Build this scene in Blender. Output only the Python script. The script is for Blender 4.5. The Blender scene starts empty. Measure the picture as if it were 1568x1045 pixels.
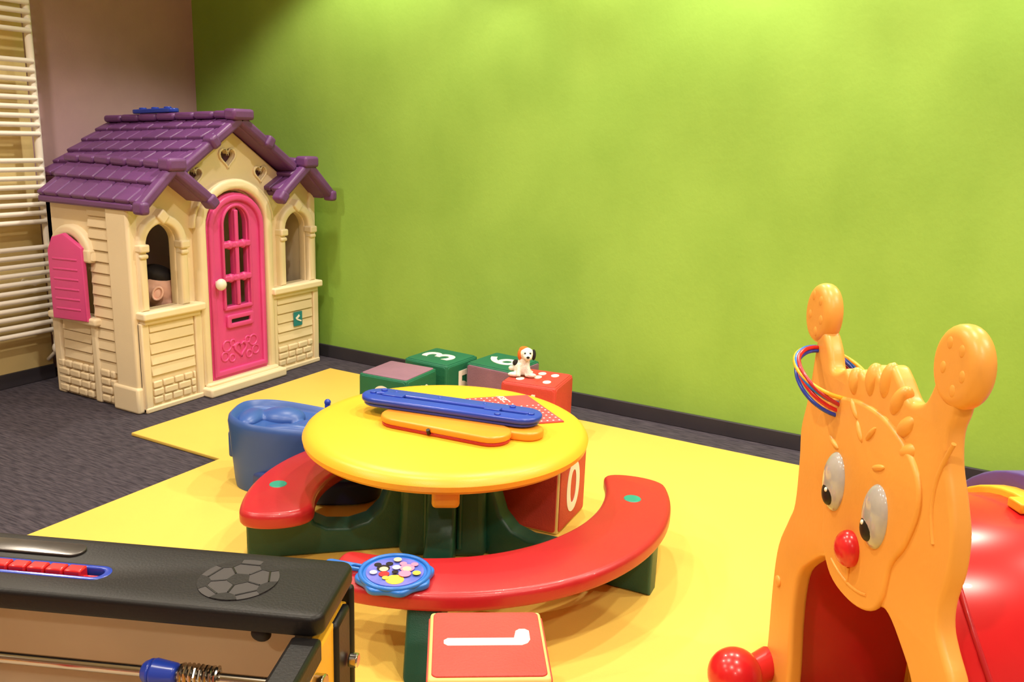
import bpy, bmesh, math, random
from mathutils import Matrix, Vector
random.seed(4)
V=Vector
sc=bpy.context.scene
col=sc.collection
try:
    sc.view_settings.view_transform='Standard'
    sc.view_settings.look='None'
except Exception: pass

# ------------------------------------------------------------ materials
def lin(c):
    out=[]
    for v in c:
        v/=255.
        out.append(v/12.92 if v<=.04045 else ((v+.055)/1.055)**2.4)
    return out
MATS={}
def mat(name,rgb,rough=.4,var=.06,nscale=6.,bump=.0,bscale=200.,spec=.5,metal=0.,alpha=1.,stretch=None,coat=0.,rgb2=None):
    if name in MATS: return MATS[name]
    m=bpy.data.materials.new(name);m.use_nodes=True
    nt=m.node_tree;b=nt.nodes['Principled BSDF']
    tc=nt.nodes.new('ShaderNodeTexCoord');mp=nt.nodes.new('ShaderNodeMapping')
    nt.links.new(tc.outputs['Object'],mp.inputs['Vector'])
    if stretch: mp.inputs['Scale'].default_value=stretch
    n=nt.nodes.new('ShaderNodeTexNoise');n.inputs['Scale'].default_value=nscale;n.inputs['Detail'].default_value=5
    nt.links.new(mp.outputs[0],n.inputs['Vector'])
    cr=nt.nodes.new('ShaderNodeValToRGB')
    c=lin(rgb)
    if rgb2: c1=c;c2=lin(rgb2)
    else: c1=[x*(1-var) for x in c];c2=[min(1,x*(1+var)) for x in c]
    cr.color_ramp.elements[0].position=.35;cr.color_ramp.elements[1].position=.65
    cr.color_ramp.elements[0].color=(*c1,1);cr.color_ramp.elements[1].color=(*c2,1)
    nt.links.new(n.outputs['Fac'],cr.inputs[0]);nt.links.new(cr.outputs[0],b.inputs['Base Color'])
    b.inputs['Roughness'].default_value=rough;b.inputs['Metallic'].default_value=metal
    b.inputs['Specular IOR Level'].default_value=spec
    b.inputs['Coat Weight'].default_value=coat
    if bump>0:
        n2=nt.nodes.new('ShaderNodeTexNoise');n2.inputs['Scale'].default_value=bscale;n2.inputs['Detail'].default_value=3
        nt.links.new(mp.outputs[0],n2.inputs['Vector'])
        bp=nt.nodes.new('ShaderNodeBump');bp.inputs['Strength'].default_value=bump;bp.inputs['Distance'].default_value=.004
        nt.links.new(n2.outputs['Fac'],bp.inputs['Height']);nt.links.new(bp.outputs[0],b.inputs['Normal'])
    MATS[name]=m
    return m
GREENW=mat('green_wall_paint',(140,180,76),.6,nscale=2.6,bump=.2,bscale=60,rgb2=(151,191,84),spec=.25,stretch=(1,1,.7))
MAUVE=mat('mauve_wall_paint',(190,156,164),.7,.04,bump=.15,bscale=90)
TAN=mat('yellow_wall_paint',(228,206,146),.7,.04,bump=.15,bscale=90)
CEIL=mat('ceiling_paint',(205,200,196),.9,.02)
CARPET=mat('grey_carpet',(60,56,66),.95,nscale=60,bump=.9,bscale=260,stretch=(.25,2.2,1),rgb2=(92,85,95),spec=.1)
MATY=mat('yellow_foam_mat',(236,200,96),.45,.03,nscale=2.5,bump=.25,bscale=400,spec=.3)
BASE=mat('dark_baseboard',(50,46,54),.6,.08)
WHITE=mat('white_enamel',(240,234,226),.3,.02)
CREAM=mat('cream_plastic',(236,216,182),.5,.03,nscale=4,bump=.12,bscale=300)
CREAM2=mat('cream_plastic_trim',(240,222,190),.45,.03,nscale=4,bump=.1,bscale=300)
PURP=mat('purple_plastic',(108,64,122),.42,.10,nscale=5,bump=.15,bscale=200)
PINK=mat('pink_plastic',(226,78,150),.38,.04,nscale=4,bump=.1)
DARK=mat('dark_recess',(40,28,30),.8,.05)
DPURP=mat('dark_purple_recess',(74,36,60),.7,.05)
RED=mat('red_plastic',(180,34,44),.32,.05,nscale=4,bump=.08,bscale=350,coat=.1)
YEL=mat('yellow_plastic',(242,180,48),.36,.03,nscale=3,bump=.08,bscale=350)
DGREEN=mat('dark_green_plastic',(20,74,60),.38,.08,nscale=3,bump=.15,bscale=350)
PLUG=mat('green_plug',(40,150,130),.35)
BLUE=mat('blue_plastic',(52,88,162),.38,.06,nscale=4)
DBLUE=mat('dark_blue_plastic',(46,66,130),.4,.06)
BLUE2=mat('royal_blue_plastic',(38,66,176),.25,.05)
SKYB=mat('bright_blue_plastic',(36,112,204),.3,.05)
ORNG=mat('orange_plastic',(240,150,44),.3,.05)
GIR=mat('giraffe_orange_plastic',(234,164,74),.38,.04,nscale=4,bump=.12,bscale=60)
BLACK=mat('black_plastic',(20,18,19),.45,.1,bump=.08,bscale=300,spec=.35)
DGREY=mat('dark_grey_print',(54,50,52),.5,.1)
STEEL=mat('chrome_steel',(200,196,190),.18,.03,metal=1.)
BEIGE=mat('beige_panel',(206,186,156),.45,.05)
SKIN=mat('skin',(250,200,180),.5,.04,nscale=8)
HAIR=mat('dark_hair',(30,24,26),.7,.2,nscale=60)
CLOTH=mat('blue_fabric',(52,62,110),.9,.1,nscale=80,bump=.4)
EVA_G=mat('green_foam',(20,104,74),.6,.06,nscale=10,bump=.3,bscale=200)
EVA_R=mat('red_foam',(202,66,58),.6,.06,nscale=10,bump=.3,bscale=200)
EVA_M=mat('mauve_foam',(144,104,128),.6,.06,nscale=10,bump=.3,bscale=200)
EVA_Y=mat('cream_foam_edge',(232,206,130),.6,.05)
WPRINT=mat('white_print',(244,238,230),.5,.02)
PLUSH=mat('white_plush',(240,234,226),.95,.05,nscale=60,bump=.8)
PLUO=mat('orange_plush',(232,110,34),.95,.08,bump=.8)
PLUB=mat('black_plush',(30,25,25),.95,.1,bump=.8)
EYEW=mat('eye_plastic',(176,172,170),.12,.08,coat=.6,nscale=25)
PURP2=mat('purple_tunnel_plastic',(92,68,140),.4,.08)
TEAL=mat('teal_sticker',(40,130,140),.4)
REDGL=mat('red_gloss_plastic',(206,32,38),.26,.05,coat=.15)

# ------------------------------------------------------------ helpers
def root(name,loc=(0,0,0)):
    e=bpy.data.objects.new(name,None);e.location=loc;e.empty_display_size=.1
    col.objects.link(e);return e
def attach(o,p):
    if p is not None:
        o.parent=p;o.matrix_parent_inverse=Matrix.Translation(-V(p.location))
def obj(name,me,m,parent=None,sharp=40,bev=0,bseg=2,sub=0):
    if m is not None and len(me.materials)==0: me.materials.append(m)
    for p in me.polygons: p.use_smooth=True
    me.set_sharp_from_angle(angle=math.radians(sharp))
    o=bpy.data.objects.new(name,me);col.objects.link(o);attach(o,parent)
    if bev>0:
        b=o.modifiers.new('bev','BEVEL');b.width=bev;b.segments=bseg;b.limit_method='ANGLE';b.angle_limit=math.radians(35)
    if sub: 
        s=o.modifiers.new('sub','SUBSURF');s.levels=sub;s.render_levels=sub
    return o
def axes(ex,ey,ez,o=(0,0,0)):
    M=Matrix.Identity(4)
    for i,a in enumerate((ex,ey,ez)):
        for j in range(3): M[j][i]=a[j]
    for j in range(3): M[j][3]=o[j]
    return M
def rz(d): return Matrix.Rotation(math.radians(d),4,'Z')
class MB:
    def __init__(s): s.bm=bmesh.new()
    def box(s,c,size,R=None,taper=None):
        M=Matrix.Translation(V(c))@(R.to_4x4() if R else Matrix.Identity(4))@Matrix.Diagonal((size[0],size[1],size[2],1))
        g=bmesh.ops.create_cube(s.bm,size=1.0)
        for v in g['verts']:
            if taper and v.co.z>0: v.co.x*=taper;v.co.y*=taper
            v.co=M@v.co
        return s
    def bb(s,a,b,R=None):
        a=V(a);b=V(b);return s.box((a+b)/2,(b-a),R)
    def sph(s,c,r,R=None,seg=20):
        if not hasattr(r,'__len__'): r=(r,r,r)
        M=Matrix.Translation(V(c))@(R.to_4x4() if R else Matrix.Identity(4))@Matrix.Diagonal((r[0],r[1],r[2],1))
        bmesh.ops.create_uvsphere(s.bm,u_segments=seg,v_segments=seg//2+2,radius=1,matrix=M);return s
    def cyl(s,a,b,r1,r2=None,seg=20):
        a=V(a);b=V(b);d=b-a;q=d.to_track_quat('Z','Y').to_matrix().to_4x4()
        M=Matrix.Translation((a+b)/2)@q
        bmesh.ops.create_cone(s.bm,cap_ends=True,segments=seg,radius1=r1,radius2=r1 if r2 is None else r2,depth=d.length,matrix=M);return s
    def tube(s,pts,r,seg=10,closed=False):
        n=len(pts);pts=[V(p) for p in pts];rings=[]
        for i,p in enumerate(pts):
            if closed: t=pts[(i+1)%n]-pts[i-1]
            else: t=pts[min(i+1,n-1)]-pts[max(i-1,0)]
            rr=r[i] if hasattr(r,'__len__') else r
            rings.append((p,t.normalized(),rr))
        u=rings[0][1].orthogonal().normalized();vr=[]
        for p,t,rr in rings:
            u=(u-t*u.dot(t)).normalized();w=t.cross(u)
            vr.append([s.bm.verts.new(p+(u*math.cos(2*math.pi*k/seg)+w*math.sin(2*math.pi*k/seg))*rr) for k in range(seg)])
        m=n if closed else n-1
        for i in range(m):
            A=vr[i];B=vr[(i+1)%n]
            off=0
            if closed and i==n-1:
                off=min(range(seg),key=lambda k:(A[0].co-B[k].co).length)
            for k in range(seg):
                s.bm.faces.new((A[k],A[(k+1)%seg],B[(k+1+off)%seg],B[(k+off)%seg]))
        if not closed:
            s.bm.faces.new(vr[0][::-1]);s.bm.faces.new(vr[-1])
        return s
    def lathe(s,prof,c,seg=48,M=None):
        c=V(c);rings=[]
        for r,z in prof:
            if r<1e-6: rings.append([s.bm.verts.new((M@V((0,0,z)) if M else V((0,0,z)))+c)])
            else:
                L=[]
                for k in range(seg):
                    p=V((r*math.cos(2*math.pi*k/seg),r*math.sin(2*math.pi*k/seg),z))
                    L.append(s.bm.verts.new((M@p if M else p)+c))
                rings.append(L)
        for A,B in zip(rings[:-1],rings[1:]):
            for k in range(seg):
                k2=(k+1)%seg
                if len(A)==1 and len(B)==1: continue
                if len(A)==1: s.bm.faces.new((A[0],B[k2],B[k]))
                elif len(B)==1: s.bm.faces.new((A[k],A[k2],B[0]))
                else: s.bm.faces.new((A[k],A[k2],B[k2],B[k]))
        return s
    def done(s,name,m,parent=None,fn=None,**k):
        bmesh.ops.recalc_face_normals(s.bm,faces=s.bm.faces[:])
        if fn:
            for v in s.bm.verts: v.co=fn(v.co)
        me=bpy.data.meshes.new(name);s.bm.to_mesh(me);s.bm.free()
        return obj(name,me,m,parent,**k)
    def remesh(s,name,m,parent,vox=.004,sm=4):
        o=s.done(name,m,parent,sharp=180)
        r=o.modifiers.new('r','REMESH');r.mode='VOXEL';r.voxel_size=vox;r.use_smooth_shade=True
        t=o.modifiers.new('s','SMOOTH');t.iterations=sm;t.factor=.5
        return o
def conv(cu,M):
    o=bpy.data.objects.new('tmp',cu);col.objects.link(o)
    bpy.context.view_layer.update()
    dg=bpy.context.evaluated_depsgraph_get()
    me=bpy.data.meshes.new_from_object(o.evaluated_get(dg))
    bpy.data.objects.remove(o);
    me.transform(M)
    bm=bmesh.new();bm.from_mesh(me);bmesh.ops.remove_doubles(bm,verts=bm.verts[:],dist=2e-5)
    bmesh.ops.recalc_face_normals(bm,faces=bm.faces[:]);bm.to_mesh(me);bm.free()
    return me
def plate(name,outs,th,bev,M,m,parent,bres=2,sharp=40):
    cu=bpy.data.curves.new(name,'CURVE');cu.dimensions='2D';cu.fill_mode='BOTH'
    for pts in outs:
        sp=cu.splines.new('POLY');sp.points.add(len(pts)-1)
        for i,p in enumerate(pts): sp.points[i].co=(p[0],p[1],0,1)
        sp.use_cyclic_u=True
    cu.extrude=max(th/2-bev,1e-4)
    if bev>0: cu.bevel_depth=bev;cu.bevel_resolution=bres;cu.offset=-bev
    me=conv(cu,M);me.materials.clear()
    return obj(name,me,m,parent,sharp=sharp)
def text(name,ch,size,M,m,parent,ext=.0012,off=.0):
    cu=bpy.data.curves.new(name,'FONT');cu.body=ch;cu.size=size;cu.align_x='CENTER';cu.align_y='CENTER';cu.extrude=ext;cu.offset=off
    me=conv(cu,M);me.materials.clear()
    return obj(name,me,m,parent)
def cat(pts,n=5,closed=True):
    out=[];N=len(pts)
    rng=range(N) if closed else range(N-1)
    for i in rng:
        if closed: p0,p1,p2,p3=(V(pts[(i+k-1)%N]) for k in range(4))
        else: p0,p1,p2,p3=V(pts[max(i-1,0)]),V(pts[i]),V(pts[i+1]),V(pts[min(i+2,N-1)])
        for k in range(n):
            t=k/n
            out.append(.5*((2*p1)+(p2-p0)*t+(2*p0-5*p1+4*p2-p3)*t*t+(3*p1-p0-3*p2+p3)*t**3))
    if not closed: out.append(V(pts[-1]))
    return out
def arch(yc,h,z0,zs,rise,n=14):
    p=[(yc-h,z0),(yc+h,z0)]
    for k in range(n+1):
        a=math.pi*k/n;p.append((yc+h*math.cos(a),zs+rise*math.sin(a)))
    return p
def archband(yc,h,zs,rise,w,z0,n=16):
    p=[(yc+h+w,z0)]+[(yc+(h+w)*math.cos(math.pi*k/n),zs+(rise+w)*math.sin(math.pi*k/n)) for k in range(n+1)]+[(yc-h-w,z0),(yc-h,z0)]
    p+=[(yc+h*math.cos(math.pi*k/n),zs+rise*math.sin(math.pi*k/n)) for k in range(n,-1,-1)]+[(yc+h,z0)]
    return p
def heart(yc,zc,s,n=24):
    p=[]
    for k in range(n):
        t=2*math.pi*k/n
        p.append((yc+s*math.sin(t)**3,zc+s*(.8125*math.cos(t)-.3125*math.cos(2*t)-.125*math.cos(3*t)-.0625*math.cos(4*t))))
    return p
def circ(cx,cy,r,n=24,ry=None):
    ry=ry or r
    return [(cx+r*math.cos(2*math.pi*k/n),cy+ry*math.sin(2*math.pi*k/n)) for k in range(n)]
def stadium(L,W,n=10):
    p=[]
    for k in range(n+1):
        a=-math.pi/2+math.pi*k/n;p.append((L/2-W/2+W/2*math.cos(a),W/2*math.sin(a)))
    for k in range(n+1):
        a=math.pi/2+math.pi*k/n;p.append((-L/2+W/2+W/2*math.cos(a),W/2*math.sin(a)))
    return p
def rrect(w,h,r,n=6):
    p=[]
    for sx,sy,a0 in ((1,-1,-90),(1,1,0),(-1,1,90),(-1,-1,180)):
        for k in range(n+1):
            a=math.radians(a0+90*k/n);p.append((sx*(w/2-r)+r*math.cos(a),sy*(h/2-r)+r*math.sin(a)))
    return p
T=Matrix.Translation

# ------------------------------------------------------------ camera
H=1.28
R=V((.8727,.4868,.0355));U=V((-.1457,.1904,.9708));F=V((-.4658,.8525,-.2372))
R.normalize();F=(F-R*F.dot(R)).normalized();U=R.cross(F)
cam=bpy.data.cameras.new('camera');cam.sensor_width=36;cam.lens=36*1317.2/1568;cam.clip_start=.05
co=bpy.data.objects.new('camera',cam);col.objects.link(co)
co.matrix_world=axes(R,U,-F,(0,0,H));sc.camera=co

# ------------------------------------------------------------ room
WY=3.64;WX=-4.14;CZ=2.6;RX=2.6;RY=-2.4
MB().bb((WX-.1,RY-.1,-.1),(RX+.1,WY+.1,0)).done('floor',CARPET)
MB().bb((WX-.1,RY-.1,CZ),(RX+.1,WY+.1,CZ+.1)).done('ceiling',CEIL)
MB().bb((WX-.1,WY,0),(RX+.1,WY+.1,CZ)).done('wall_back',GREENW)
MB().bb((WX-.1,RY-.1,0),(WX,WY,CZ)).done('wall_left',MAUVE)
MB().bb((RX,RY,0),(RX+.1,WY,CZ)).done('wall_right',MAUVE)
MB().bb((WX,RY-.1,0),(RX,RY,CZ)).done('wall_front',MAUVE)
MB().bb((WX+.001,RY,0),(-3.99,2.53,CZ)).done('wall_pier',TAN)
MB().bb((WX,WY-.015,0),(RX,WY-.001,.07)).done('baseboard_back',BASE,bev=.003)
MB().bb((-3.989,RY,0),(-3.975,2.53,.07)).done('baseboard_left',BASE,bev=.003)
mo=[(-2.97,2.19),(-2.46,2.19),(-2.46,.2),(-2.46,-1.6),(1.6,-1.6),(1.6,3.42),(-2.97,3.42)]
plate('foam_floor_mat',[mo],.014,.003,T((0,0,.0075)),MATY,None)

# ------------------------------------------------------------ radiator
rt=root('towel_radiator',(-3.91,2.2,1.1))
mb=MB()
for y in (1.88,2.5): mb.cyl((-3.9,y,.24),(-3.9,y,2.12),.017)
mb.done('rails',WHITE,rt)
mb=MB()
for z0,n in ((.27,11),(.79,8),(1.19,9),(1.64,11)):
    for k in range(n):
        z=z0+k*.04;mb.cyl((-3.885,1.88,z),(-3.885,2.5,z),.0115,seg=12)
mb.done('bars',WHITE,rt)
mb=MB()
for z in (.5,1.9):
    for y in (1.95,2.42): mb.cyl((-3.99,y,z),(-3.9,y,z),.012)
mb.done('wall_brackets',WHITE,rt)
mb=MB();mb.cyl((-3.9,2.5,.16),(-3.9,2.5,.24),.014);mb.sph((-3.9,2.5,.17),(.022,.022,.03));mb.cyl((-3.98,2.5,.10),(-3.9,2.5,.16),.009)
mb.cyl((-3.9,2.5,.07),(-3.9,2.5,.17),.009)
mb.done('valve',WHITE,rt)

# ------------------------------------------------------------ playhouse
ph=root('playhouse',(-3.5,2.97,0))
YC=2.97;Y0=2.41;Y1=3.53;XFn=-3.18;XB=-3.75
MF=lambda x: axes((0,1,0),(0,0,1),(1,0,0),(x,0,0))
ML=lambda y: axes((1,0,0),(0,0,1),(0,-1,0),(0,y,0))
WL,WR=2.55,3.39
fo=[(Y0,.0),(Y1,.0),(Y1,.94),(3.39,1.06),(3.30,1.03),(YC,1.25),(2.64,1.03),(2.55,1.06),(Y0,.94)]
HT=((YC-.01,1.115,.044),(2.765,1.035,.036),(3.165,1.035,.036))
plate('front_wall',[fo,arch(WL,.085,.46,.745,.085),arch(WR,.085,.46,.745,.085),arch(YC,.18,.05,.79,.165)]+[heart(*h) for h in HT],.045,.008,MF(XFn-.0225),CREAM,ph)
mb=MB();mb.bb((XFn-.035,2.70,.99),(XFn-.028,3.23,1.075));mb.bb((XFn-.035,2.86,1.07),(XFn-.028,3.07,1.165));mb.done('gable_backing',DPURP,ph)
for i,h in enumerate(HT): plate('heart_rim_%d'%(i+1),[heart(h[0],h[1],h[2]+.011),heart(*h)],.012,.003,MF(XFn+.003),CREAM2,ph)
so=[(XB,0),(XFn-.03,0),(XFn-.03,.93),(XB,.93)]
SW=-3.56
plate('side_wall_left',[so,arch(SW,.095,.40,.66,.09)],.04,.006,ML(Y0+.02),CREAM,ph)
plate('side_wall_right',[so,arch(-3.50,.095,.40,.66,.09)],.04,.006,ML(Y1-.02),CREAM,ph)
plate('back_wall',[fo,arch(2.97,.28,.40,.66,.14)],.04,.006,MF(XB+.02),CREAM,ph)
for yc,s in ((WL,'left'),(WR,'right')):
    plate('window_arch_'+s,[archband(yc,.088,.745,.088,.042,.46)],.05,.012,MF(XFn+.008),CREAM2,ph)
    mb=MB()
    for sg in (-1,1):
        mb.box((XFn+.02,yc+sg*.108,.735),(.055,.05,.035))
        mb.box((XFn+.02,yc+sg*.108,.70),(.045,.042,.02))
    mb.box((XFn+.02,yc,.865),(.05,.05,.05),Matrix.Rotation(math.radians(45),4,'X'))
    mb.done('window_blocks_'+s,CREAM2,ph,bev=.008,bseg=3)
    y0,y1=(2.405,2.735) if s=='left' else (3.185,3.535)
    mb=MB();mb.bb((XFn-.02,y0-.005,.425),(XFn+.065,y1+.005,.46));mb.bb((XFn-.02,y0+.01,.40),(XFn+.045,y1-.01,.43))
    mb.done('window_sill_'+s,CREAM2,ph,bev=.008,bseg=3)
    mb=MB()
    mb.bb((XFn-.01,y0,0),(XFn+.022,y1,.41))
    mb.bb((XFn-.01,y0,0),(XFn+.035,y0+.04,.41));mb.bb((XFn-.01,y1-.04,0),(XFn+.035,y1,.41))
    mb.bb((XFn-.01,y0,0),(XFn+.04,y1,.025))
    mb.done('bay_panel_'+s,CREAM,ph,bev=.006)
    mb=MB()
    for k in range(5): mb.box((XFn+.022,(y0+y1)/2,.185+k*.05),(.014,y1-y0-.09,.046),Matrix.Rotation(math.radians(-9),4,'Y'))
    mb.done('siding_'+s,CREAM,ph,bev=.003)
    mb=MB()
    for r in range(3):
        y=y0+.045
        while y<y1-.06:
            w=random.uniform(.045,.08);w=min(w,y1-.045-y)
            mb.box((XFn+.024,y+w/2,.05+r*.036),(.02,w-.006,.031));y+=w
    mb.done('stonework_'+s,CREAM,ph,bev=.007,bseg=3)
plate('door_arch',[archband(YC,.185,.80,.165,.05,.05)],.06,.016,MF(XFn+.012),CREAM2,ph)
plate('door_arch_crown',[archband(YC,.24,.80,.200,.016,.80)],.04,.007,MF(XFn+.012),CREAM2,ph)
mb=MB();mb.bb((XFn-.02,2.72,0),(XFn+.095,3.22,.045));mb.bb((XFn+.0,2.74,.04),(XFn+.06,3.20,.06));mb.done('door_step',CREAM2,ph,bev=.01,bseg=3)
gaps=[]
for c in (-1,1):
    for z0,z1 in ((.41,.53),(.56,.69)):
        yc=YC-.005+c*.042;gaps.append([(yc-.03,z0),(yc+.03,z0),(yc+.03,z1),(yc-.03,z1)])
    yc=YC-.005
    a=[(yc+c*.012,.72),(yc+c*.072,.72)]+[(yc+c*(.012+.060*math.cos(t)),.80+.08*math.sin(t)) for t in [math.pi/2*k/6 for k in range(7)]]
    gaps.append(a)
DXc=XFn+.012
plate('door_leaf',[arch(YC,.178,.055,.79,.16)]+gaps,.03,.004,MF(DXc),PINK,ph)
ifr=arch(YC,.172,.075,.79,.152)
plate('door_rim',[ifr,arch(YC,.145,.10,.785,.128)],.03,.008,MF(DXc+.015),PINK,ph)
plate('door_window_frame',[archband(YC-.005,.078,.80,.085,.014,.40)],.03,.005,MF(DXc+.014),PINK,ph)
mb=MB()
for z in (.545,.705):
    mb.box((DXc+.014,YC-.005,z),(.035,.17,.028))
    for c in (-1,0,1): mb.sph((DXc+.018,YC-.005+c*.042,z),(.018,.02,.022),seg=12)
mb.box((DXc+.014,YC-.005,.64),(.032,.022,.46));mb.box((DXc+.014,YC-.005,.40),(.03,.18,.02))
mb.done('door_mullions',PINK,ph,bev=.006)
plate('mail_slot',[rrect(.17,.065,.012),rrect(.12,.02,.004)],.03,.005,axes((0,1,0),(0,0,1),(1,0,0),(DXc+.016,YC,.335)),PINK,ph)
mb=MB();mb.bb((DXc+.012,YC-.06,.322),(DXc+.018,YC+.06,.348));mb.done('mail_slot_gap',DARK,ph)
plate('door_heart',[heart(YC,.19,.045),heart(YC,.19,.030)],.018,.004,MF(DXc+.015),PINK,ph)
mb=MB()
for sg in (-1,1):
    for (cy,cz,r) in ((.085,.215,.026),(.10,.165,.022),(.055,.15,.018),(.048,.225,.016)):
        mb.tube([(DXc+.016,YC+sg*cy+r*math.cos(t),cz+r*math.sin(t)) for t in [2*math.pi*k/16 for k in range(16)]],.005,seg=8,closed=True)
mb.done('door_scrolls',PINK,ph)
mb=MB();mb.cyl((DXc,2.83,.53),(DXc+.04,2.83,.53),.012);mb.sph((DXc+.055,2.83,.53),(.022,.028,.028));mb.done('door_knob',WHITE,ph)
mb=MB();mb.box((XFn+.036,3.37,.27),(.006,.06,.075));mb.done('sticker',TEAL,ph)
mb=MB();mb.box((XFn+.0405,3.365,.28),(.002,.03,.012),Matrix.Rotation(.6,4,'X'));mb.box((XFn+.0405,3.375,.262),(.002,.034,.008),Matrix.Rotation(-.4,4,'X'));mb.done('sticker_print',WPRINT,ph)
mb=MB()
mb.bb((-3.31,Y0-.025,0),(XFn+.012,Y0+.03,.93));mb.bb((-3.31,Y1-.03,0),(XFn+.012,Y1+.02,.93))
mb.bb((-3.33,Y0-.035,0),(XFn+.02,Y0+.02,.12))
mb.bb((XB-.01,Y0-.015,0),(XB+.05,Y0+.02,.40));mb.bb((-3.48,Y0-.018,.0),(-3.435,Y0+.02,.40))
mb.done('corner_posts',CREAM2,ph,bev=.012,bseg=3)
mb=MB()
for k in range(15):
    mb.box((-3.38,Y0-.002,.18+k*.05),(.14,.014,.046),Matrix.Rotation(math.radians(-9),4,'X'))
for k in range(4):
    mb.box((-3.59,Y0-.002,.20+k*.045),(.20,.014,.042),Matrix.Rotation(math.radians(-9),4,'X'))
mb.done('side_siding',CREAM,ph,bev=.003)
mb=MB()
for r in range(4):
    for x0,x1 in ((XB+.01,-3.48),(-3.435,-3.33)):
        x=x0
        while x<x1-.02:
            w=min(random.uniform(.04,.085),x1-x);mb.box((x+w/2,Y0-.006,.03+r*.04),(w-.006,.024,.034));x+=w
mb.done('side_stonework',CREAM,ph,bev=.008,bseg=3)
plate('side_window_arch',[archband(SW,.10,.66,.10,.05,.66)],.055,.015,ML(Y0-.008),CREAM2,ph)
mb=MB();mb.bb((XB,Y0-.04,.365),(-3.41,Y0+.01,.40));mb.box((SW+.12,Y0-.015,.68),(.05,.05,.06));mb.box((SW-.12,Y0-.015,.68),(.05,.05,.06))
mb.done('side_window_sill',CREAM2,ph,bev=.01,bseg=3)
ang=math.radians(190)
SHO=V((-3.45,Y0-.037,.385))
shM=T(SHO)@Matrix.Rotation(ang,4,'Z')@axes((1,0,0),(0,0,1),(0,-1,0))
sh=[(0,.0),(.195,.0),(.195,.31),(.165,.37),(.10,.39),(.0,.33)]
plate('side_shutter',[sh],.025,.006,shM,PINK,ph)
mb=MB()
for k in range(6): mb.box((.10,0,.05+k*.045),(.14,.030,.010))
mb.done('shutter_slats',PINK,ph,fn=lambda c:T(SHO)@Matrix.Rotation(ang,4,'Z')@c,bev=.003)
def slope(name,rf,rb,ef,eb,rows,cols,th=.03):
    rf,rb,ef,eb=map(V,(rf,rb,ef,eb))
    ex=(rb-rf).normalized();ed=(ef-rf).normalized();n=ex.cross(ed).normalized()
    if n.z<0: n=-n
    ed=(n.cross(ex)).normalized()
    if ed.z>0: ed=-ed
    bm=MB()
    vs=[bm.bm.verts.new(p+n*o) for o in (-th,0) for p in (rf,rb,eb,ef)]
    for f in ((3,2,1,0),(4,5,6,7),(0,1,5,4),(1,2,6,5),(2,3,7,6),(3,0,4,7)): bm.bm.faces.new([vs[i] for i in f])
    Lx=(rb-rf).length;Ld=(ef-rf).length
    rh=Ld/rows;cw=Lx/cols
    tilt=math.radians(8)
    d2=(ed*math.cos(tilt)+n*math.sin(tilt)).normalized();n2=(n*math.cos(tilt)-ed*math.sin(tilt)).normalized()
    M=axes(ex,d2,n2)
    for i in range(rows):
        off=(i%2)*.5*cw
        for j in range(cols+1):
            a=max(0,j*cw-off);b=min(Lx,(j+1)*cw-off)
            if b-a<.02: continue
            c=rf+ex*(a+b)/2+ed*((i+.5)*rh)+n*(.006+.004*random.random())
            bm.box(c,(b-a-.004,rh*1.06,.024),M)
    return bm.done(name,PURP,ph,bev=.007,bseg=2)
XO=-3.11;XK=-4.02;RZ=1.29;RZB=1.245
for sg,s in ((1,'left'),(-1,'right')):
    f=lambda y:YC+(y-YC)*sg
    slope('main_roof_'+s,(XO,YC,RZ),(XK,YC,RZB),(XO,f(2.56),1.035),(XK,f(2.56),.99),5,9)
    XW=-3.745
    slope('wing_roof_'+s,(XO+.03,f(2.555),1.075),(XW,f(2.555),1.075),(XO+.03,f(2.385),.925),(XW,f(2.385),.925),2,7)
    slope('wing_roof_inner_'+s,(XO+.03,f(2.555),1.075),(XFn-.02,f(2.555),1.075),(XO+.03,f(2.735),.945),(XFn-.02,f(2.735),.945),2,1)
    def beam(mb,x,a,b,w=.05,h=.046):
        a=V((x,*a));b=V((x,*b));d=(b-a).normalized();n=V((1,0,0)).cross(d);mb.box((a+b)/2,(w,(b-a).length+h*.6,h),axes((1,0,0),d,n))
    mb=MB()
    beam(mb,XO+.005,(YC,RZ+.0),(f(2.63),1.068));beam(mb,XO+.04,(f(2.555),1.075),(f(2.39),.925));beam(mb,XO+.04,(f(2.555),1.075),(f(2.735),.94))
    mb.box((XO+.04,f(2.385),.915),(.065,.045,.055));mb.box((XO+.04,f(2.748),.925),(.065,.055,.06),Matrix.Rotation(sg*.7,4,'X'))
    mb.box((XO+.04,f(2.555),1.092),(.075,.10,.055));mb.box((XO+.012,f(2.80),1.186),(.065,.05,.06),Matrix.Rotation(-sg*-.57,4,'X'))
    mb.done('bargeboard_'+s,PURP,ph,bev=.014,bseg=3)
    mb=MB()
    for k in range(6):
        x=XO-.01-k*.108;mb.box((x-.05,f(2.555),1.09),(.10,.07,.035),Matrix.Rotation(math.radians(2),4,'Y'))
    mb.done('wing_ridge_'+s,PURP,ph,bev=.012,bseg=3)
    mb=MB();mb.bb((XW,min(f(2.372),f(2.41)),.898),(XO,max(f(2.372),f(2.41)),.93));mb.done('eave_'+s,PURP,ph,bev=.01)
mb=MB()
dzr=(RZB-RZ)/(XK-XO)
for k in range(7):
    x=XO+.01-k*.130;mb.box((x-.06,YC,RZ+.02+(x-.06-XO)*dzr),(.125,.10,.035),Matrix.Rotation(-math.atan(dzr)+math.radians(1),4,'Y'))
mb.box((XO+.01,YC,RZ+.02),(.07,.13,.05))
mb.done('main_ridge',PURP,ph,bev=.014,bseg=3)

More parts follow.
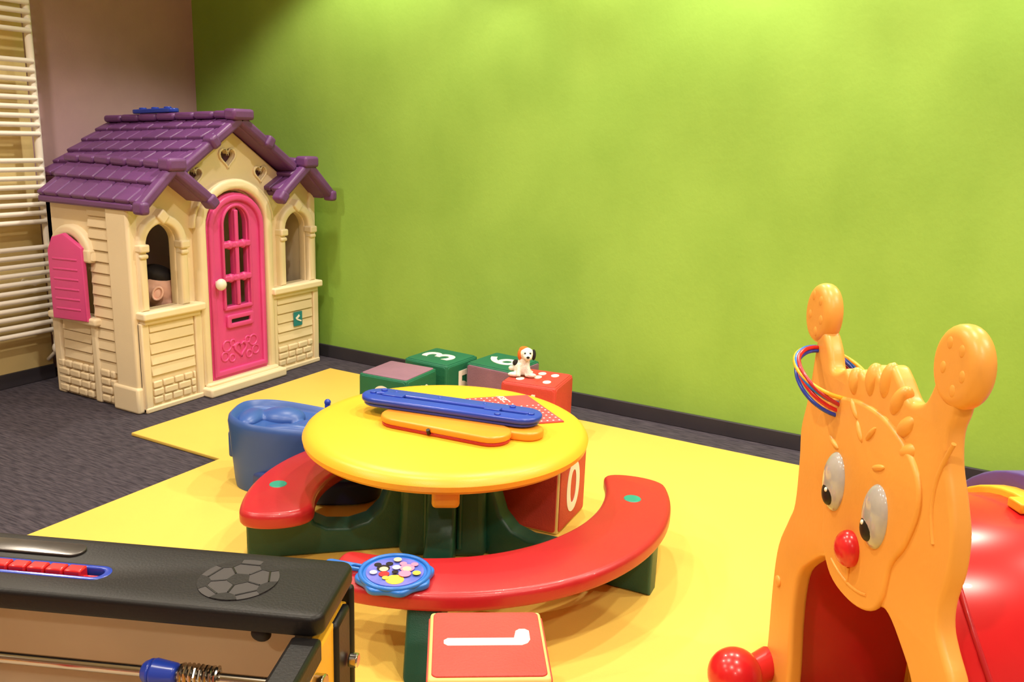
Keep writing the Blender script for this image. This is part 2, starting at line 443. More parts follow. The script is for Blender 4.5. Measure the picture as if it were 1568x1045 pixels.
zt=RZ+(-3.65-XO)*dzr+.05
tr=root('toy_track_piece',(-3.65,2.955,zt))
RTm=T((-3.65,2.955,zt))@Matrix.Rotation(-math.atan(dzr),4,'Y')
plate('tray',[stadium(.30,.06)],.02,.005,RTm,BLUE2,tr)
mb=MB()
for x in (-.09,0,.09): mb.cyl((x,0,.006),(x,0,.018),.018)
mb.done('knobs',BLUE2,tr,bev=.003,fn=lambda c:RTm@c)

# ------------------------------------------------------------ child in playhouse
ch=root('child',(-3.46,2.70,0))
hc=V((-3.325,2.665,.505))
fd=V((.66,.66,-.36)).normalized();sd=V((.70,-.68,.12));sd=(sd-fd*sd.dot(fd)).normalized();up=sd.cross(fd)
if up.z<0: up=-up
HM=axes(fd,sd,up,hc)@Matrix.Scale(1.2,4)
def HP(a,b,c): return HM@V((a,b,c))
R3=axes(fd*1.2,sd*1.2,up*1.2).to_3x3()
mb=MB()
mb.sph(HP(-.005,0,.0),(.078,.066,.075),R3);mb.sph(HP(.025,0,-.03),(.054,.054,.058),R3);mb.sph(HP(.04,0,-.065),(.026,.028,.018),R3)
mb.sph(HP(.084,0,-.02),(.013,.010,.013),R3)
for s in (-1,1):
    mb.sph(HP(.05,s*.030,-.038),(.026,.024,.026),R3)
    mb.sph(HP(-.005,s*.069,-.014),(.018,.008,.026),R3)
mb.cyl(HP(-.02,0,-.045),(-3.385,2.69,.365),.034,.040)
mb.remesh('head',SKIN,ch,.004,3)
mb=MB()
for s in (-1,1):
    pts=[HP(-.005+.017*math.cos(t),s*.077,-.012+.025*math.sin(t)) for t in [2*math.pi*k/14 for k in range(14)]]
    mb.tube(pts,.0055,seg=8,closed=True)
mb.tube([HP(.074,.022*math.sin(t),-.055-.004*math.cos(t*2)) for t in (-1,-.5,0,.5,1)],.004)
mb.done('ears_and_lips',SKIN,ch)
mb=MB()
for s in (-1,1): mb.sph(HP(.068,s*.026,-.004),.008)
mb.done('eyes',BLACK,ch)
mb=MB();mb.sph(HP(-.026,0,.050),(.066,.064,.040),R3);mb.sph(HP(-.062,0,.012),(.026,.048,.045),R3);mb.remesh('hair',HAIR,ch,.005,3)
bx,by=-3.50,2.73
J=[((bx,by,.09),.085),((bx+.01,by,.20),.085),((bx+.06,by-.02,.31),.070),((bx+.10,by-.035,.36),.040),
 ((bx+.05,by+.08,.34),.034),((bx+.12,by+.11,.23),.027),((bx+.17,by+.06,.17),.020),
 ((bx+.05,by-.11,.34),.034),((bx+.12,by-.13,.23),.027),((bx+.17,by-.08,.17),.020),
 ((bx+.06,by+.07,.08),.055),((bx+.19,by+.14,.10),.040),((bx+.14,by-.0,.045),.028),
 ((bx+.06,by-.07,.08),.055),((bx+.19,by-.15,.10),.040),((bx+.20,by-.02,.045),.028)]
E=[(0,1),(1,2),(2,3),(2,4),(4,5),(5,6),(2,7),(7,8),(8,9),(0,10),(10,11),(11,12),(0,13),(13,14),(14,15)]
def skinned(name,J,E,m,parent,sub=2):
    me=bpy.data.meshes.new(name);me.from_pydata([j[0] for j in J],E,[]);me.materials.append(m)
    o=bpy.data.objects.new(name,me);col.objects.link(o);attach(o,parent)
    sk=o.modifiers.new('skin','SKIN');sk.use_smooth_shade=True
    for i,j in enumerate(J): me.skin_vertices[0].data[i].radius=(j[1],j[1])
    me.skin_vertices[0].data[0].use_root=True
    s=o.modifiers.new('sub','SUBSURF');s.levels=sub;s.render_levels=sub
    return o
skinned('clothed_body',J,E,CLOTH,ch)
for hn,hp in (('hand_left',(bx+.17,by+.06,.17)),('hand_right',(bx+.17,by-.08,.17))):
    J2=[((hp[0],hp[1],hp[2]),.014),((hp[0]+.03,hp[1],hp[2]-.01),.017)];E2=[(0,1)]
    for k in range(4):
        o=(k-1.5)*.011;b=len(J2);L=.9+.1*(1-abs(k-1.5))
        J2+=[((hp[0]+.045,hp[1]+o,hp[2]-.015),.006),((hp[0]+.045+.02*L,hp[1]+o*1.2,hp[2]-.022),.0055),((hp[0]+.045+.032*L,hp[1]+o*1.25,hp[2]-.036),.005)]
        E2+=[(1,b),(b,b+1),(b+1,b+2)]
    b=len(J2);s=-1 if hn=='hand_left' else 1
    J2+=[((hp[0]+.02,hp[1]+s*.02,hp[2]-.01),.007),((hp[0]+.04,hp[1]+s*.03,hp[2]-.018),.006)];E2+=[(0,b),(b,b+1)]
    skinned(hn,J2,E2,SKIN,ch,1)

# ------------------------------------------------------------ activity table
TC=V((-1.37,2.11,0));ZT=.40;FZ=.0145
tb=root('childrens_picnic_table',TC)
mb=MB();mb.lathe([(0,.40),(.388,.40),(.413,.3975),(.427,.389),(.435,.375),(.432,.360),(.42,.349),(.40,.347),(0,.347)],(TC.x,TC.y,0),seg=96)
mb.done('tabletop',YEL,tb,sharp=30)
for k,(a,L,w,sp) in enumerate(((223,.60,.09,0),(299,.66,.085,.085),(4,.68,.07,0),(112,.58,.09,0))):
    prof=[(0,FZ),(.655,FZ),(.655,.165),(.50,.165),(.455,.155),(.44,.12),(.40,.10),(.30,.095),(.245,.11),(.205,.15),(.18,.22),(.17,.30),(.175,.35),(0,.35)]
    pr=[(x*L/.655 if x>.3 else x,z) for x,z in prof]
    pr[1]=(pr[1][0]+sp,pr[1][1])
    a=math.radians(a);ex=V((math.cos(a),math.sin(a),0));ez=ex.cross(V((0,0,1)))
    plate('leg_arm_%d'%(k+1),[pr],w,.012,axes(ex,(0,0,1),ez,TC),DGREEN,tb,bres=3)
mb=MB()
mb.box((TC.x,TC.y,(.35+FZ)/2),(.27,.27,.35-FZ),rz(30),taper=.92)
mb.done('pedestal',DGREEN,tb,bev=.025,bseg=4)
mb=MB()
for a in (30,120,210,300):
    a=math.radians(a);d=V((math.cos(a),math.sin(a),0))
    for o in (-.05,.05):
        p=TC+d*.137+V((-d.y,d.x,0))*o
        mb.cyl(p+V((0,0,.05)),p+V((0,0,.34))-d*.006,.009,seg=10)
mb.done('pedestal_ribs',DGREEN,tb)
def bench(name,Co,ro,Ci,ri,a0,a1,bulge):
    N=40;o=[];inn=[]
    for k in range(N+1):
        a=math.radians(a0+(a1-a0)*k/N)
        o.append(V((Co[0]+ro*math.cos(a),Co[1]+ro*math.sin(a))));inn.append(V((Ci[0]+ri*math.cos(a),Ci[1]+ri*math.sin(a))))
    def cap(p,q,d):
        c=(p+q)/2;h=(p-q)/2;return [c+h*math.cos(t)+d*bulge*math.sin(t)**.8 for t in [math.pi*k/14 for k in range(1,14)]]
    a=math.radians(a1);s=1 if a1>a0 else -1
    d1=V((-math.sin(a),math.cos(a)))*s
    a=math.radians(a0);d0=-V((-math.sin(a),math.cos(a)))*s
    pts=o+cap(o[-1],inn[-1],d1)+inn[::-1]+cap(inn[0],o[0],d0)
    return plate(name,[pts],.05,.017,T((0,0,.187)),RED,tb,bres=4)
bench('bench_front',(-1.35,2.11),.676,(-1.425,2.13),.54,283,391,.06)
bench('bench_left',(-1.30,2.03),.61,(-1.30,2.03),.40,222,100,.07)
mb=MB()
for x,y in ((-.825,2.305),(-1.775,1.80),(-1.38,2.55)): mb.cyl((x,y,.205),(x,y,.2135),.028,.026,seg=28)
mb.done('bench_plugs',PLUG,tb,bev=.002)
mb=MB();a=math.radians(-57);d=V((math.cos(a),math.sin(a),0))
mb.box(TC+d*.36+V((0,0,.322)),(.05,.075,.062),Matrix.Rotation(a,4,'Z'))
a2=math.radians(48);d=V((math.cos(a2),math.sin(a2),0));mb.box(TC+d*.33+V((0,0,.33)),(.05,.075,.05),Matrix.Rotation(a2,4,'Z'))
mb.done('lock_tabs',YEL,tb,bev=.012,bseg=3)

# ------------------------------------------------------------ items on table
kb=root('toy_keyboard',(-1.35,2.1,ZT))
def at(x,y,z,deg): return T((x,y,z))@rz(deg)
plate('lower_tray_red',[stadium(.42,.12)],.010,.003,at(-1.335,2.045,ZT+.0055,5),RED,kb)
plate('lower_tray_orange',[stadium(.425,.125)],.020,.006,at(-1.335,2.045,ZT+.0205,5),ORNG,kb)
plate('lower_lobe',[stadium(.20,.10)],.026,.007,at(-1.16,2.135,ZT+.0135,14),ORNG,kb)
plate('upper_tray_under',[stadium(.575,.115)],.010,.003,at(-1.375,2.132,ZT+.0355,11),BLUE2,kb)
plate('upper_tray',[stadium(.59,.125),stadium(.50,.018)],.018,.006,at(-1.375,2.132,ZT+.0495,11),BLUE2,kb)
mb=MB();M=at(-1.375,2.132,ZT+.057,11)
for x,y in ((-.262,.0),(.262,0),(-.24,.035),(.17,-.043),(.19,.043)): mb.cyl(M@V((x,y,-.002)),M@V((x,y,.006)),.010)
for x in (-.2,-.05,.1): mb.cyl(M@V((x,.040,-.002)),M@V((x,.040,.003)),.006)
mb.box(M@V((-.19,0,.001)),(.07,.030,.008),rz(11));mb.box(M@V((.14,-.0,.001)),(.05,.030,.008),rz(11))
mb.done('studs',BLUE2,kb,bev=.002)
mb=MB();M=at(-1.335,2.045,ZT+.03,5)
mb.cyl(M@V((-.02,-.062,-.022)),M@V((-.02,-.068,-.008)),.006);mb.done('fastener',BLACK,kb)
bk=root('polka_dot_booklet',(-1.25,2.34,ZT))
A=V((-1.45,2.345));B=V((-1.30,2.50));C=V((-1.075,2.325));D=V((-1.225,2.17))
plate('cover',[[A,D,C,B]],.004,.0005,T((0,0,ZT+.0025)),mat('red_paper',(204,72,80),.5),bk)
mb=MB()
for i in range(11):
    for j in range(11):
        if j<4 and i>6: continue
        p=A+(B-A)*((i+.5)/11)+(D-A)*((j+.5)/11)
        mb.cyl((p.x,p.y,ZT+.0044),(p.x,p.y,ZT+.0049),.0033,seg=10)
mb.done('dots',WPRINT,bk)
text('cover_title','ABC',.035,axes((.8,-.6,0),(.6,.8,0),(0,0,1),(-1.345,2.41,ZT+.0052)),WPRINT,bk,.0003)

pn=root('toy_frying_pan',(-1.139,1.535,.2140));P0=V((-1.139,1.535,.2135))
sc_=[(P0.x+(.092+.005*math.cos(8*t))*math.cos(t),P0.y+(.092+.005*math.cos(8*t))*math.sin(t)) for t in [2*math.pi*k/96 for k in range(96)]]
plate('pan_body',[sc_],.016,.005,T((0,0,.2215)),SKYB,pn)
mb=MB();mb.tube([(P0.x+.083*math.cos(t),P0.y+.083*math.sin(t),.230) for t in [2*math.pi*k/48 for k in range(48)]],.006,closed=True)
mb.done('rim',SKYB,pn)
hd=V((-.15,-.035,0)).normalized()
plate('handle',[stadium(.11,.026),[(x-.03,y) for x,y in stadium(.03,.01)]],.010,.003,T(P0+hd*.13+V((0,0,.010)))@Matrix.Rotation(math.atan2(hd.y,hd.x),4,'Z'),SKYB,pn)
plate('picture_disc',[circ(P0.x,P0.y,.070,40)],.002,0,T((0,0,.2305)),mat('picture_blue',(60,90,190),.4,nscale=25,rgb2=(110,110,205)),pn)
def disc(name,dx,dy,r,m,z,ry=None):
    rx=V((.877,.48,0));uy=V((-.48,.877,0));q=P0+rx*dx+uy*dy
    plate(name,[circ(q.x,q.y,r,20,ry)],.0008,0,T((0,0,z)),m,pn)
PK=mat('print_pink',(240,130,170),.4);PY=mat('print_yellow',(250,210,70),.4);PS=mat('print_skin',(246,200,160),.4)
for i,(dx,dy,r,m) in enumerate(((.005,-.040,.022,PY),(-.030,.012,.016,PLUB),(-.046,.028,.009,PLUB),(-.018,.034,.009,PLUB),(-.028,.006,.011,PS),(-.024,-.018,.013,RED),(-.018,-.036,.008,PY),(.028,.014,.018,PK),(.016,.034,.009,PK),(.044,.032,.009,PK),(.028,.008,.011,PS),(.026,-.016,.015,PK),(-.05,-.015,.009,WPRINT),(.002,.012,.010,WPRINT),(.054,-.012,.010,PY),(.0,.05,.010,PS),(.002,-.012,.008,PLUB))):
    disc('picture_shape_%d'%(i+1),dx,dy,r,m,.2320+i*.0003)

# ------------------------------------------------------------ foam blocks
S=.24
one=[(-.082,-.013),(.070,-.013),(.082,-.006),(.088,.006),(.088,.038),(.080,.045),(.068,.045),(.060,.038),(.055,.013),(-.082,.013),(-.09,.006),(-.09,-.006)]
def block(cx,cy,rot,faces,edge,marks,z=FZ):
    r=root('foam_number_block',(cx,cy,z));MM=T((cx,cy,z+S/2))@rz(rot)
    fa={'top':axes((1,0,0),(0,1,0),(0,0,1)),'front':axes((1,0,0),(0,0,1),(0,-1,0)),'right':axes((0,1,0),(0,0,1),(1,0,0)),'left':axes((0,-1,0),(0,0,1),(-1,0,0)),'back':axes((-1,0,0),(0,0,1),(0,1,0))}
    mb=MB();mb.box((0,0,0),(S,S,S));mb.done('core',edge,r,fn=lambda c:MM@c,bev=.008,bseg=3)
    for f,m in faces.items():
        plate('face_'+f,[rrect(S-.014,S-.014,.012)],.006,.002,MM@fa[f]@T((0,0,S/2)),m,r)
    for i,(f,chs,size,spin,m) in enumerate(marks):
        B_=MM@fa[f]@T((0,0,S/2+.0035))@rz(spin)
        if chs=='dots':
            for k,(u,v) in enumerate(((-.06,-.055),(-.06,.055),(.06,-.055),(.06,.055),(0,0),(0,.06))):
                plate('dot_%d'%k,[circ(u,v,.017,16,.024)],.002,0,B_,m,r)
        elif chs=='blob':
            for k,(u,v) in enumerate(((-.05,.04),(-.01,.05),(.03,.045),(.06,.03),(0,-.03))):
                plate('spot_%d'%k,[circ(u,v,.018 if k<4 else .045,16,.026 if k<4 else .035)],.002,0,B_,m,r)
        elif chs=='one': plate('digit_one',[one],.002,0,B_,m,r)
        else: text('digit_%d'%i,chs,size,B_,m,r,.001,off=.004)
    return r
allf=lambda m:{k:m for k in ('top','front','right','left','back')}
f=allf(EVA_G);f['top']=EVA_M
block(-2.145,2.91,3,f,EVA_G,[('front','8',.20,0,WPRINT),('right','blob',0,0,WPRINT)])
block(-2.125,3.215,-3,allf(EVA_G),EVA_G,[('top','3',.22,90,WPRINT),('front','9',.2,0,WPRINT),('right','5',.2,0,WPRINT)])
f=allf(EVA_M);f['top']=EVA_G
block(-1.85,3.31,-4,f,EVA_G,[('top','6',.22,80,WPRINT)])
block(-1.60,3.17,8,allf(EVA_R),EVA_R,[('top','dots',0,0,WPRINT),('front','4',.2,0,WPRINT)])
block(-1.205,2.43,4,allf(EVA_R),EVA_Y,[('right','0',.24,0,WPRINT)])
block(-.777,1.365,33,allf(EVA_R),EVA_Y,[('top','one',.23,0,WPRINT),('front','7',.2,0,WPRINT)])

# ------------------------------------------------------------ plush dog
zb=FZ+S+.005
dg=root('plush_dog',(-1.665,3.15,zb))
def Dp(a,b,c):
    return V((-1.665,3.15,zb))+V((.88,.48,0))*a+V((.48,-.88,0))*b+V((0,0,c))
RD=axes((.88,.48,0),(.48,-.88,0),(0,0,1)).to_3x3()
mb=MB();mb.sph(Dp(-.005,0,.035),(.036,.030,.034),RD);mb.sph(Dp(.005,0,.06),(.026,.024,.026),RD)
mb.sph(Dp(.022,.012,.018),(.020,.014,.018),RD);mb.sph(Dp(.035,.03,.010),(.026,.012,.010),RD)
mb.sph(Dp(-.035,.025,.011),(.028,.014,.011),RD)
mb.cyl(Dp(.018,.015,.055),Dp(.03,.035,.008),.011,.010);mb.cyl(Dp(-.012,.018,.055),Dp(-.018,.04,.008),.011,.010)
mb.sph(Dp(-.045,-.005,.03),(.016,.01,.012),RD)
mb.remesh('body',PLUSH,dg,.003,3)
mb=MB();mb.sph(Dp(.015,.005,.098),(.031,.028,.027),RD);mb.sph(Dp(.02,.033,.090),(.019,.02,.015),RD);mb.remesh('head',PLUSH,dg,.003,3)
mb=MB();mb.sph(Dp(-.014,.006,.094),(.010,.016,.024),RD);mb.sph(Dp(.004,-.004,.116),(.022,.02,.012),RD);mb.remesh('ear_orange',PLUO,dg,.003,2)
mb=MB();mb.sph(Dp(.045,.004,.094),(.010,.016,.024),RD);mb.sph(Dp(.021,.053,.094),(.007,.006,.005),RD)
mb.sph(Dp(.008,.031,.106),.004);mb.sph(Dp(.030,.030,.106),.004);mb.sph(Dp(-.03,.0,.055),(.014,.018,.014),RD);mb.done('ear_nose_eyes',PLUB,dg)

# ------------------------------------------------------------ blue ride-on
rd=root('ride_on_toy',(-2.1,2.2,0))
c0=V((-2.10,2.19,0));er=V((.88,.48,0));ey=V((-.48,.88,0))
boat=cat([V(p) for p in [(-.20,0),(-.185,.09),(-.10,.145),(.03,.145),(.14,.115),(.195,.0),(.14,-.115),(.03,-.15),(-.10,-.15),(-.185,-.09)]],5)
def ring(sc_,z): return [c0+er*(p.x*sc_)+ey*(p.y*sc_)+V((0,0,z*(1-.42*p.x*sc_))) for p in boat]
bmx=bmesh.new()
levels=[(.90,.016),(.92,.04),(.955,.13),(.99,.215),(1.0,.24),(.985,.256),(.94,.262),(.89,.257),(.86,.246),(.82,.238)]
rings=[]
for s_,z_ in levels: rings.append([bmx.verts.new(p) for p in ring(s_,z_)])
for A_,B_ in zip(rings[:-1],rings[1:]):
    for k in range(len(A_)):
        k2=(k+1)%len(A_);bmx.faces.new((A_[k],A_[k2],B_[k2],B_[k]))
bmx.faces.new(rings[0][::-1]);bmx.faces.new(rings[-1])
for v in rings[0]: v.co.z=FZ+.001
bmesh.ops.recalc_face_normals(bmx,faces=bmx.faces[:])
me=bpy.data.meshes.new('hull');bmx.to_mesh(me);bmx.free();obj('hull',me,BLUE,rd,sharp=50)
mb=MB();mb.sph(c0+er*-.03+ey*.03+V((0,0,.242)),(.085,.065,.036),rz(29));mb.sph(c0+er*.085+ey*-.035+V((0,0,.224)),(.07,.055,.030),rz(29));mb.sph(c0-er*.13+ey*-.01+V((0,0,.250)),(.045,.085,.026),rz(29));mb.sph(c0+er*.03+ey*-.09+V((0,0,.234)),(.10,.03,.026),rz(29))
mb.remesh('molded_seat',BLUE,rd,.006,5)
mb=MB();p=c0+er*.135+ey*.03;mb.cyl(p+V((0,0,.20)),p+V((0,0,.305)),.012,.010);mb.sph(p+V((0,0,.305)),.012);mb.cyl(p+V((0,0,.205)),p+V((0,0,.245)),.028,.02)
mb.done('steering_peg',BLUE2,rd)
mb=MB();mb.box(c0-er*.198+V((0,0,.15)),(.03,.05,.10),rz(29));mb.done('side_handle',BLUE,rd,bev=.01,bseg=3)
bo=[V((-2.25,2.12)),V((-2.10,2.02)),V((-1.90,2.05)),V((-1.76,2.13)),V((-1.72,2.22)),V((-1.80,2.32)),V((-2.0,2.36)),V((-2.2,2.32))]
plate('rocker_base',[cat(bo,5)],.085,.018,T((0,0,FZ+.0435)),DBLUE,rd,bres=3)

# ------------------------------------------------------------ football table
ft=root('foosball_table',(-.85,.35,0))
e1=V((-.919,-.394,0)).normalized()
e2=V((.394,-.919,0)).normalized()
Pc=V((-.633,.770,0))
FM=axes(e1,e2,(0,0,1),Pc)
Fm=lambda c:FM@c
W=.64;Lf=1.15
def fplate(name,outs,th,bev,z,m,**k):
    return plate(name,outs,th,bev,FM@T((0,0,z)),m,ft,**k)
def shift(p,dx,dy): return [(a+dx,b+dy) for a,b in p]
fplate('end_board',[shift(rrect(W,.134,.016),W/2,.067),shift(stadium(.28,.026),.420,.079)],.026,.006,.737,BLACK,bres=3)
fplate('end_board_rear',[shift(rrect(W,.134,.016),W/2,Lf-.067)],.026,.006,.737,BLACK)
fplate('score_channel',[shift(stadium(.29,.034),.420,.079),shift(stadium(.27,.020),.420,.079)],.014,.002,.743,BLUE2)
mb=MB();mb.bb((.28,.066,.715),(.555,.092,.726));mb.done('score_channel_floor',DARK,ft,fn=Fm)
mb=MB();mb.cyl((.28,.079,.742),(.555,.079,.742),.003)
for k in range(9): mb.box((.32+k*.0235,.079,.745),(.021,.016,.018))
mb.done('score_beads',REDGL,ft,fn=Fm,bev=.002)
fplate('maker_plate',[shift(stadium(.20,.030),.435,.035)],.003,.001,.7515,mat('silver_label',(96,92,90),.25,.1,metal=.6,nscale=30))
bc=(.122,.068);rb=.047
P2=lambda r,a:(bc[0]+r*math.cos(math.radians(a)),bc[1]+r*math.sin(math.radians(a)))
shapes=[[P2(.0145,90+72*k) for k in range(5)]]
for k in range(5):
    a=90+72*k
    shapes.append([P2(.031,a),P2(.037,a-17),P2(rb,a-20),P2(rb,a-10),P2(rb,a),P2(rb,a+10),P2(rb,a+20),P2(.037,a+17)])
fplate('football_emblem_disc',[circ(bc[0],bc[1],rb,48)],.001,0,.7506,DGREY)
fplate('football_emblem_patches',shapes,.001,0,.7510,BLACK)
mb=MB()
for k in range(5):
    a=90+72*k
    for p,q in ((P2(.0145,a),P2(.031,a)),(P2(.037,a+17),P2(.0375,a+55))):
        mb.cyl((p[0],p[1],.7511),(q[0],q[1],.7511),.0012,seg=6)
mb.done('football_emblem_seams',BLACK,ft,fn=Fm)
mb=MB();mb.bb((.02,.04,.50),(W-.02,.055,.723));mb.bb((.02,Lf-.055,.5),(W-.02,Lf-.04,.723));mb.done('inner_end_panel',BEIGE,ft,fn=Fm)
mb=MB();mb.bb((.008,.01,.52),(.026,Lf-.01,.70));mb.bb((W-.026,.01,.52),(W-.008,Lf-.01,.70));mb.done('side_panels',YEL,ft,fn=Fm,bev=.003)
mb=MB();mb.bb((.0,.13,.695),(.035,Lf-.13,.725));mb.bb((W-.035,.13,.695),(W,Lf-.13,.725));mb.bb((.0,.0,.49),(W,.012,.72));mb.done('side_rails',BLACK,ft,fn=Fm,bev=.005)
mb=MB();mb.bb((.02,.05,.55),(W-.02,Lf-.05,.565));mb.done('playing_field',BEIGE,ft,fn=Fm)
mb=MB()
for s in (.03,W-.03):
    for t in (.04,Lf-.04): mb.box((s,t,.3575),(.055,.055,.685))
mb.done('legs',BLACK,ft,fn=Fm,bev=.006)
mb=MB()
rods=(.137,.27,.40,.53,.66,.79,.92,1.02)
for i,t in enumerate(rods): mb.cyl((-.035 if i!=0 else -.02,t,.665),(W+.06,t,.665),.0065,seg=16)
mb.done('rods',STEEL,ft,fn=Fm)
mb=MB()
for t in rods:
    pts=[(.12+.045*k/60,t+.012*math.cos(k*.8),.665+.012*math.sin(k*.8)) for k in range(61)];mb.tube(pts,.0022,seg=6)
mb.done('springs',STEEL,ft,fn=Fm)
mb=MB()
for t in rods: mb.cyl((.168,t,.665),(.198,t,.665),.012,.016);mb.cyl((.198,t,.665),(.21,t,.665),.016,.010)
mb.done('bumpers',BLUE2,ft,fn=Fm,bev=.003)
mb=MB()
for i,t in enumerate(rods): mb.cyl((-.004,t,.665),(.01,t,.665),.016)
mb.cyl((-.012,.03,.63),(.0,.03,.63),.009);mb.cyl((-.012,.03,.55),(.0,.03,.55),.009)
mb.done('bushings',STEEL,ft,fn=Fm,bev=.002)
mb=MB()
for i,t in enumerate(rods[1:]):
    for s in (.25,.37,.49):
        mb.box((s,t,.65),(.02,.018,.05));mb.sph((s,t,.685),.011);mb.box((s,t,.61),(.018,.03,.035))
mb.done('players',REDGL,ft,fn=Fm,bev=.004)
mb=MB();mb.sph((.075,.12,.716),(.012,.006,.010));mb.done('board_hook',BLACK,ft,fn=Fm)

# ------------------------------------------------------------ giraffe tunnel
ga=V((-.57,.82,0)).normalized();gn=V((ga.y,-ga.x,0))
O=V((.02,1.42,0))+gn*.008
gr=root('giraffe_play_tunnel',O+ga*.29)
GM=axes(ga,(0,0,1),gn,O)
G=lambda u,z,w:GM@V((u,z,w))
GR=GM.to_3x3()
outl=[(.60,.016),(.60,.12),(.61,.27),(.604,.37),(.568,.45),(.548,.50),(.552,.60),(.562,.67),(.550,.73),(.542,.79),(.538,.85),(.532,.90),(.505,.90),(.475,.87),(.455,.835),(.43,.835),(.40,.85),(.375,.838),(.35,.862),(.325,.855),(.30,.885),(.27,.868),(.245,.90),(.215,.885),(.175,.855),(.135,.865),(.118,.89),(.10,.93),(.05,.93),(.045,.88),(.055,.84),(.045,.79),(.02,.74),(.0,.69),(-.005,.63),(.005,.57),(.0,.53),(-.02,.50),(-.055,.46),(-.075,.40),(-.085,.27),(-.08,.12),(-.075,.016)]
inner=[(.02,.016),(.015,.15),(.015,.27),(.03,.36),(.055,.405),(.09,.435),(.13,.462),(.16,.468),(.20,.45),(.26,.432),(.33,.43),(.385,.45),(.44,.41),(.485,.36),(.495,.30),(.49,.22),(.475,.12),(.47,.016)]
sm=cat([V(p) for p in outl],4,False)+cat([V(p) for p in inner],3,False)
plate('head_panel',[sm],.036,.011,GM@T((0,0,.010)),GIR,gr,bres=4)
face=cat([V(p) for p in [(.26,.425),(.34,.435),(.39,.49),(.405,.56),(.465,.62),(.48,.70),(.44,.77),(.37,.80),(.28,.81),(.20,.80),(.12,.76),(.09,.70),(.11,.62),(.145,.56),(.155,.49),(.19,.445)]],5)
plate('face_relief',[face],.016,.007,GM@T((0,0,-.008)),GIR,gr,bres=4)
for i,(u,z,ru,rzz) in enumerate(((.545,.930,.054,.064),(.064,.947,.060,.068))):
    plate('horn_disc_%d'%(i+1),[circ(u,z,ru,40,rzz)],.044,.020,GM@T((0,0,.008)),GIR,gr,bres=6)
    mb=MB()
    for du,dz in ((-.020,.030),(-.030,-.008),(.012,.036),(-.012,-.036),(.02,-.006)):
        mb.sph(G(u+du,z+dz,-.013),(.008,.011,.003),GR,seg=14)
    mb.done('horn_spots_%d'%(i+1),GIR,gr)
mb=MB()
for u,z,a,l in ((.36,.835,.25,.03),(.30,.855,.1,.035),(.25,.868,-.1,.038),(.205,.845,-.5,.036),(.17,.81,-.8,.034),(.155,.77,-1.0,.03)):
    Rm=GR.to_4x4()@Matrix.Rotation(-a,4,'Z');mb.sph(G(u,z,.0),(.018,l,.018),Rm,seg=16)
mb.remesh('hair_tuft',GIR,gr,.0045,3)
mb=MB()
for u,z,a in ((.39,.70,.3),(.22,.715,-.4),(.30,.755,.9),(.26,.765,-.9),(.33,.79,.8)):
    mb.sph(G(u,z,-.016),(.022,.006,.006),GR.to_4x4()@Matrix.Rotation(a,4,'Z'),seg=14)
mb.tube([G(.27,.455,-.016),G(.27,.49,-.018)],.003);mb.sph(G(.575,.29,-.009),(.013,.013,.006),GR)
mb.tube([G(.035+.03*math.sin(k*.35),.83-.022*k,-.008) for k in range(9)],.004)
mb.tube([G(.20+.14*k/8,.458+.014*((k-4)/4)**2,-.016) for k in range(9)],.003)
mb.done('brows_and_mouth',GIR,gr)
mb=MB()
for u in (.366,.206): mb.sph(G(u,.626,-.014),(.039,.062,.021),GR,seg=28)
mb.done('eyes',EYEW,gr)
mb=MB()
for u,du in ((.366,.0),(.206,.004)): mb.sph(G(u+du,.602,-.027),(.021,.025,.010),GR,seg=20)
mb.done('pupils',BLACK,gr)
mb=MB()
for u in (.360,.214): mb.sph(G(u,.612,-.036),(.004,.005,.003),GR,seg=12)
mb.done('pupil_glints',WHITE,gr)
mb=MB();mb.sph(G(.274,.528,-.020),(.033,.036,.026),GR,seg=24);mb.done('nose',REDGL,gr)
def vault(r,t,w0,w1,m,name,cz=.32,cu=.26):
    n=28;o=[(cu+r,FZ+.001)]+[(cu+r*math.cos(math.pi*k/n),cz+r*math.sin(math.pi*k/n)) for k in range(n+1)]+[(cu-r,FZ+.001),(cu-r+t,FZ+.001)]
    r2=r-t;o+=[(cu+r2*math.cos(math.pi*k/n),cz+r2*math.sin(math.pi*k/n)) for k in range(n,-1,-1)]+[(cu+r2,FZ+.001)]
    plate(name,[o],w1-w0,.006,GM@T((0,0,(w0+w1)/2)),m,gr,sharp=35)
vault(.30,.03,.02,.32,REDGL,'tunnel_red')
vault(.315,.06,.31,.35,YEL,'tunnel_yellow_ring')
vault(.335,.04,.345,.95,PURP2,'tunnel_purple',cz=.33)
vault(.345,.05,.93,.975,YEL,'tunnel_end_ring',cz=.33)
mb=MB();mb.tube([G(.26+.302*math.cos(t),.32+.302*math.sin(t),.13+.06*math.sin(t*2)) for t in [math.pi*k/24 for k in range(3,22)]],.005);mb.done('tunnel_seam',RED,gr)
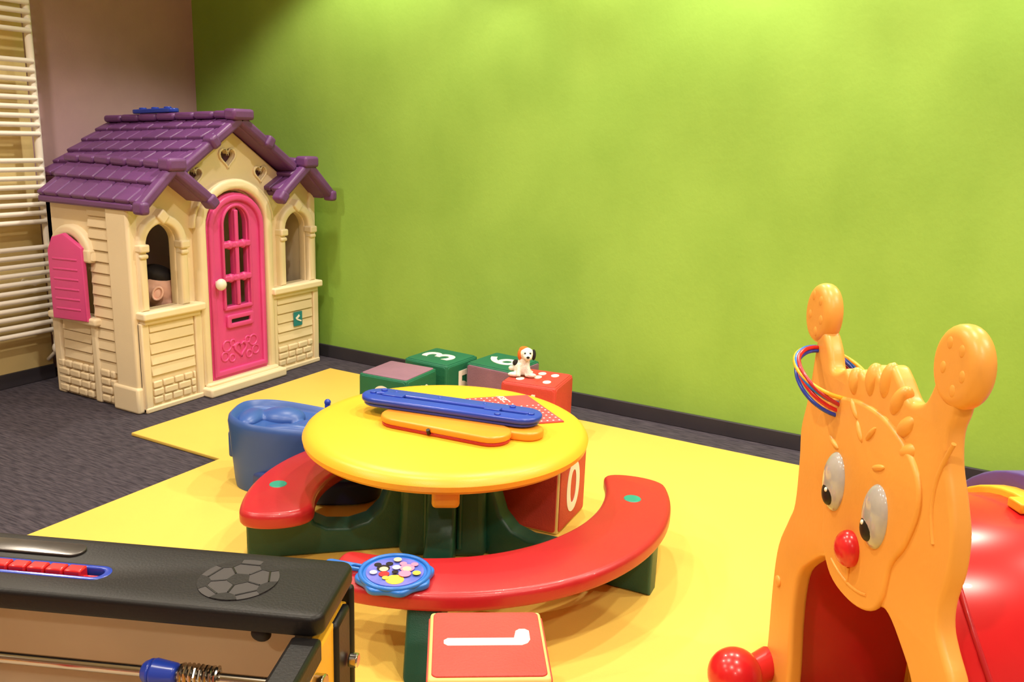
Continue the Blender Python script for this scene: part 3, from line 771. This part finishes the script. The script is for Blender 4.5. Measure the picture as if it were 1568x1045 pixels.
mb=MB();mb.sph(G(.22,.635,.325),(.03,.012,.03),GR);mb.box(G(.24,.63,.30),(.04,.02,.05),GR.to_4x4());mb.done('ring_clips',YEL,gr,bev=.004)
mb=MB();mb.sph((-.365,1.80,FZ+.062),.062,seg=28);mb.cyl((-.36,1.81,.06),G(.585,.07,0),.032,.038);mb.done('foot_ball',REDGL,gr)
hc2=G(.462,.812,.0)
hp=root('ring_toss_hoops',hc2)
for i,(m,tl,az,dz) in enumerate(((SKYB,24,-18,.006),(YEL,20,-12,.012),(REDGL,28,-24,-.002),(BLUE2,32,-20,-.010),(RED,18,-26,.0))):
    n=Matrix.Rotation(math.radians(tl),3,V((.88,.48,0)))@V((0,0,1))
    n=Matrix.Rotation(math.radians(az),3,V((.2,-.9,0)))@n
    u_=n.orthogonal().normalized();w_=n.cross(u_)
    mb=MB();mb.tube([hc2+V((0,0,dz))+(u_*math.cos(t)+w_*math.sin(t))*.080 for t in [2*math.pi*k/48 for k in range(48)]],.0042,closed=True)
    mb.done('hoop_%d'%(i+1),m,hp)

# ------------------------------------------------------------ lights
def downlight(x,y,e,angle=110,blend=.6,colr=(1,.90,.74)):
    r=root('ceiling_downlight',(x,y,CZ))
    mb=MB();mb.tube([(x+.06*math.cos(t),y+.06*math.sin(t),CZ-.004) for t in [2*math.pi*k/24 for k in range(24)]],.008,closed=True);mb.done('trim_ring',STEEL,r)
    l=bpy.data.lights.new('lamp','SPOT');l.energy=e;l.spot_size=math.radians(angle);l.spot_blend=blend;l.shadow_soft_size=.045;l.color=colr
    o=bpy.data.objects.new('lamp',l);col.objects.link(o);o.location=(x,y,CZ-.03);attach(o,r)
for x in (-2.68,-1.45,-.55,.6,1.8): downlight(x,3.10,86,112,.35)
for x in (-2.9,-1.6,-.2,1.2): downlight(x,1.6,78,140,.6)
for x in (-2.6,-.8,.8): downlight(x,.2,76,140,.6)
for x in (-2.4,0.4): downlight(x,-1.3,54,140,.6)
w=bpy.data.worlds.new('world');sc.world=w;w.use_nodes=True
w.node_tree.nodes['Background'].inputs[0].default_value=(1,.9,.8,1);w.node_tree.nodes['Background'].inputs[1].default_value=.3
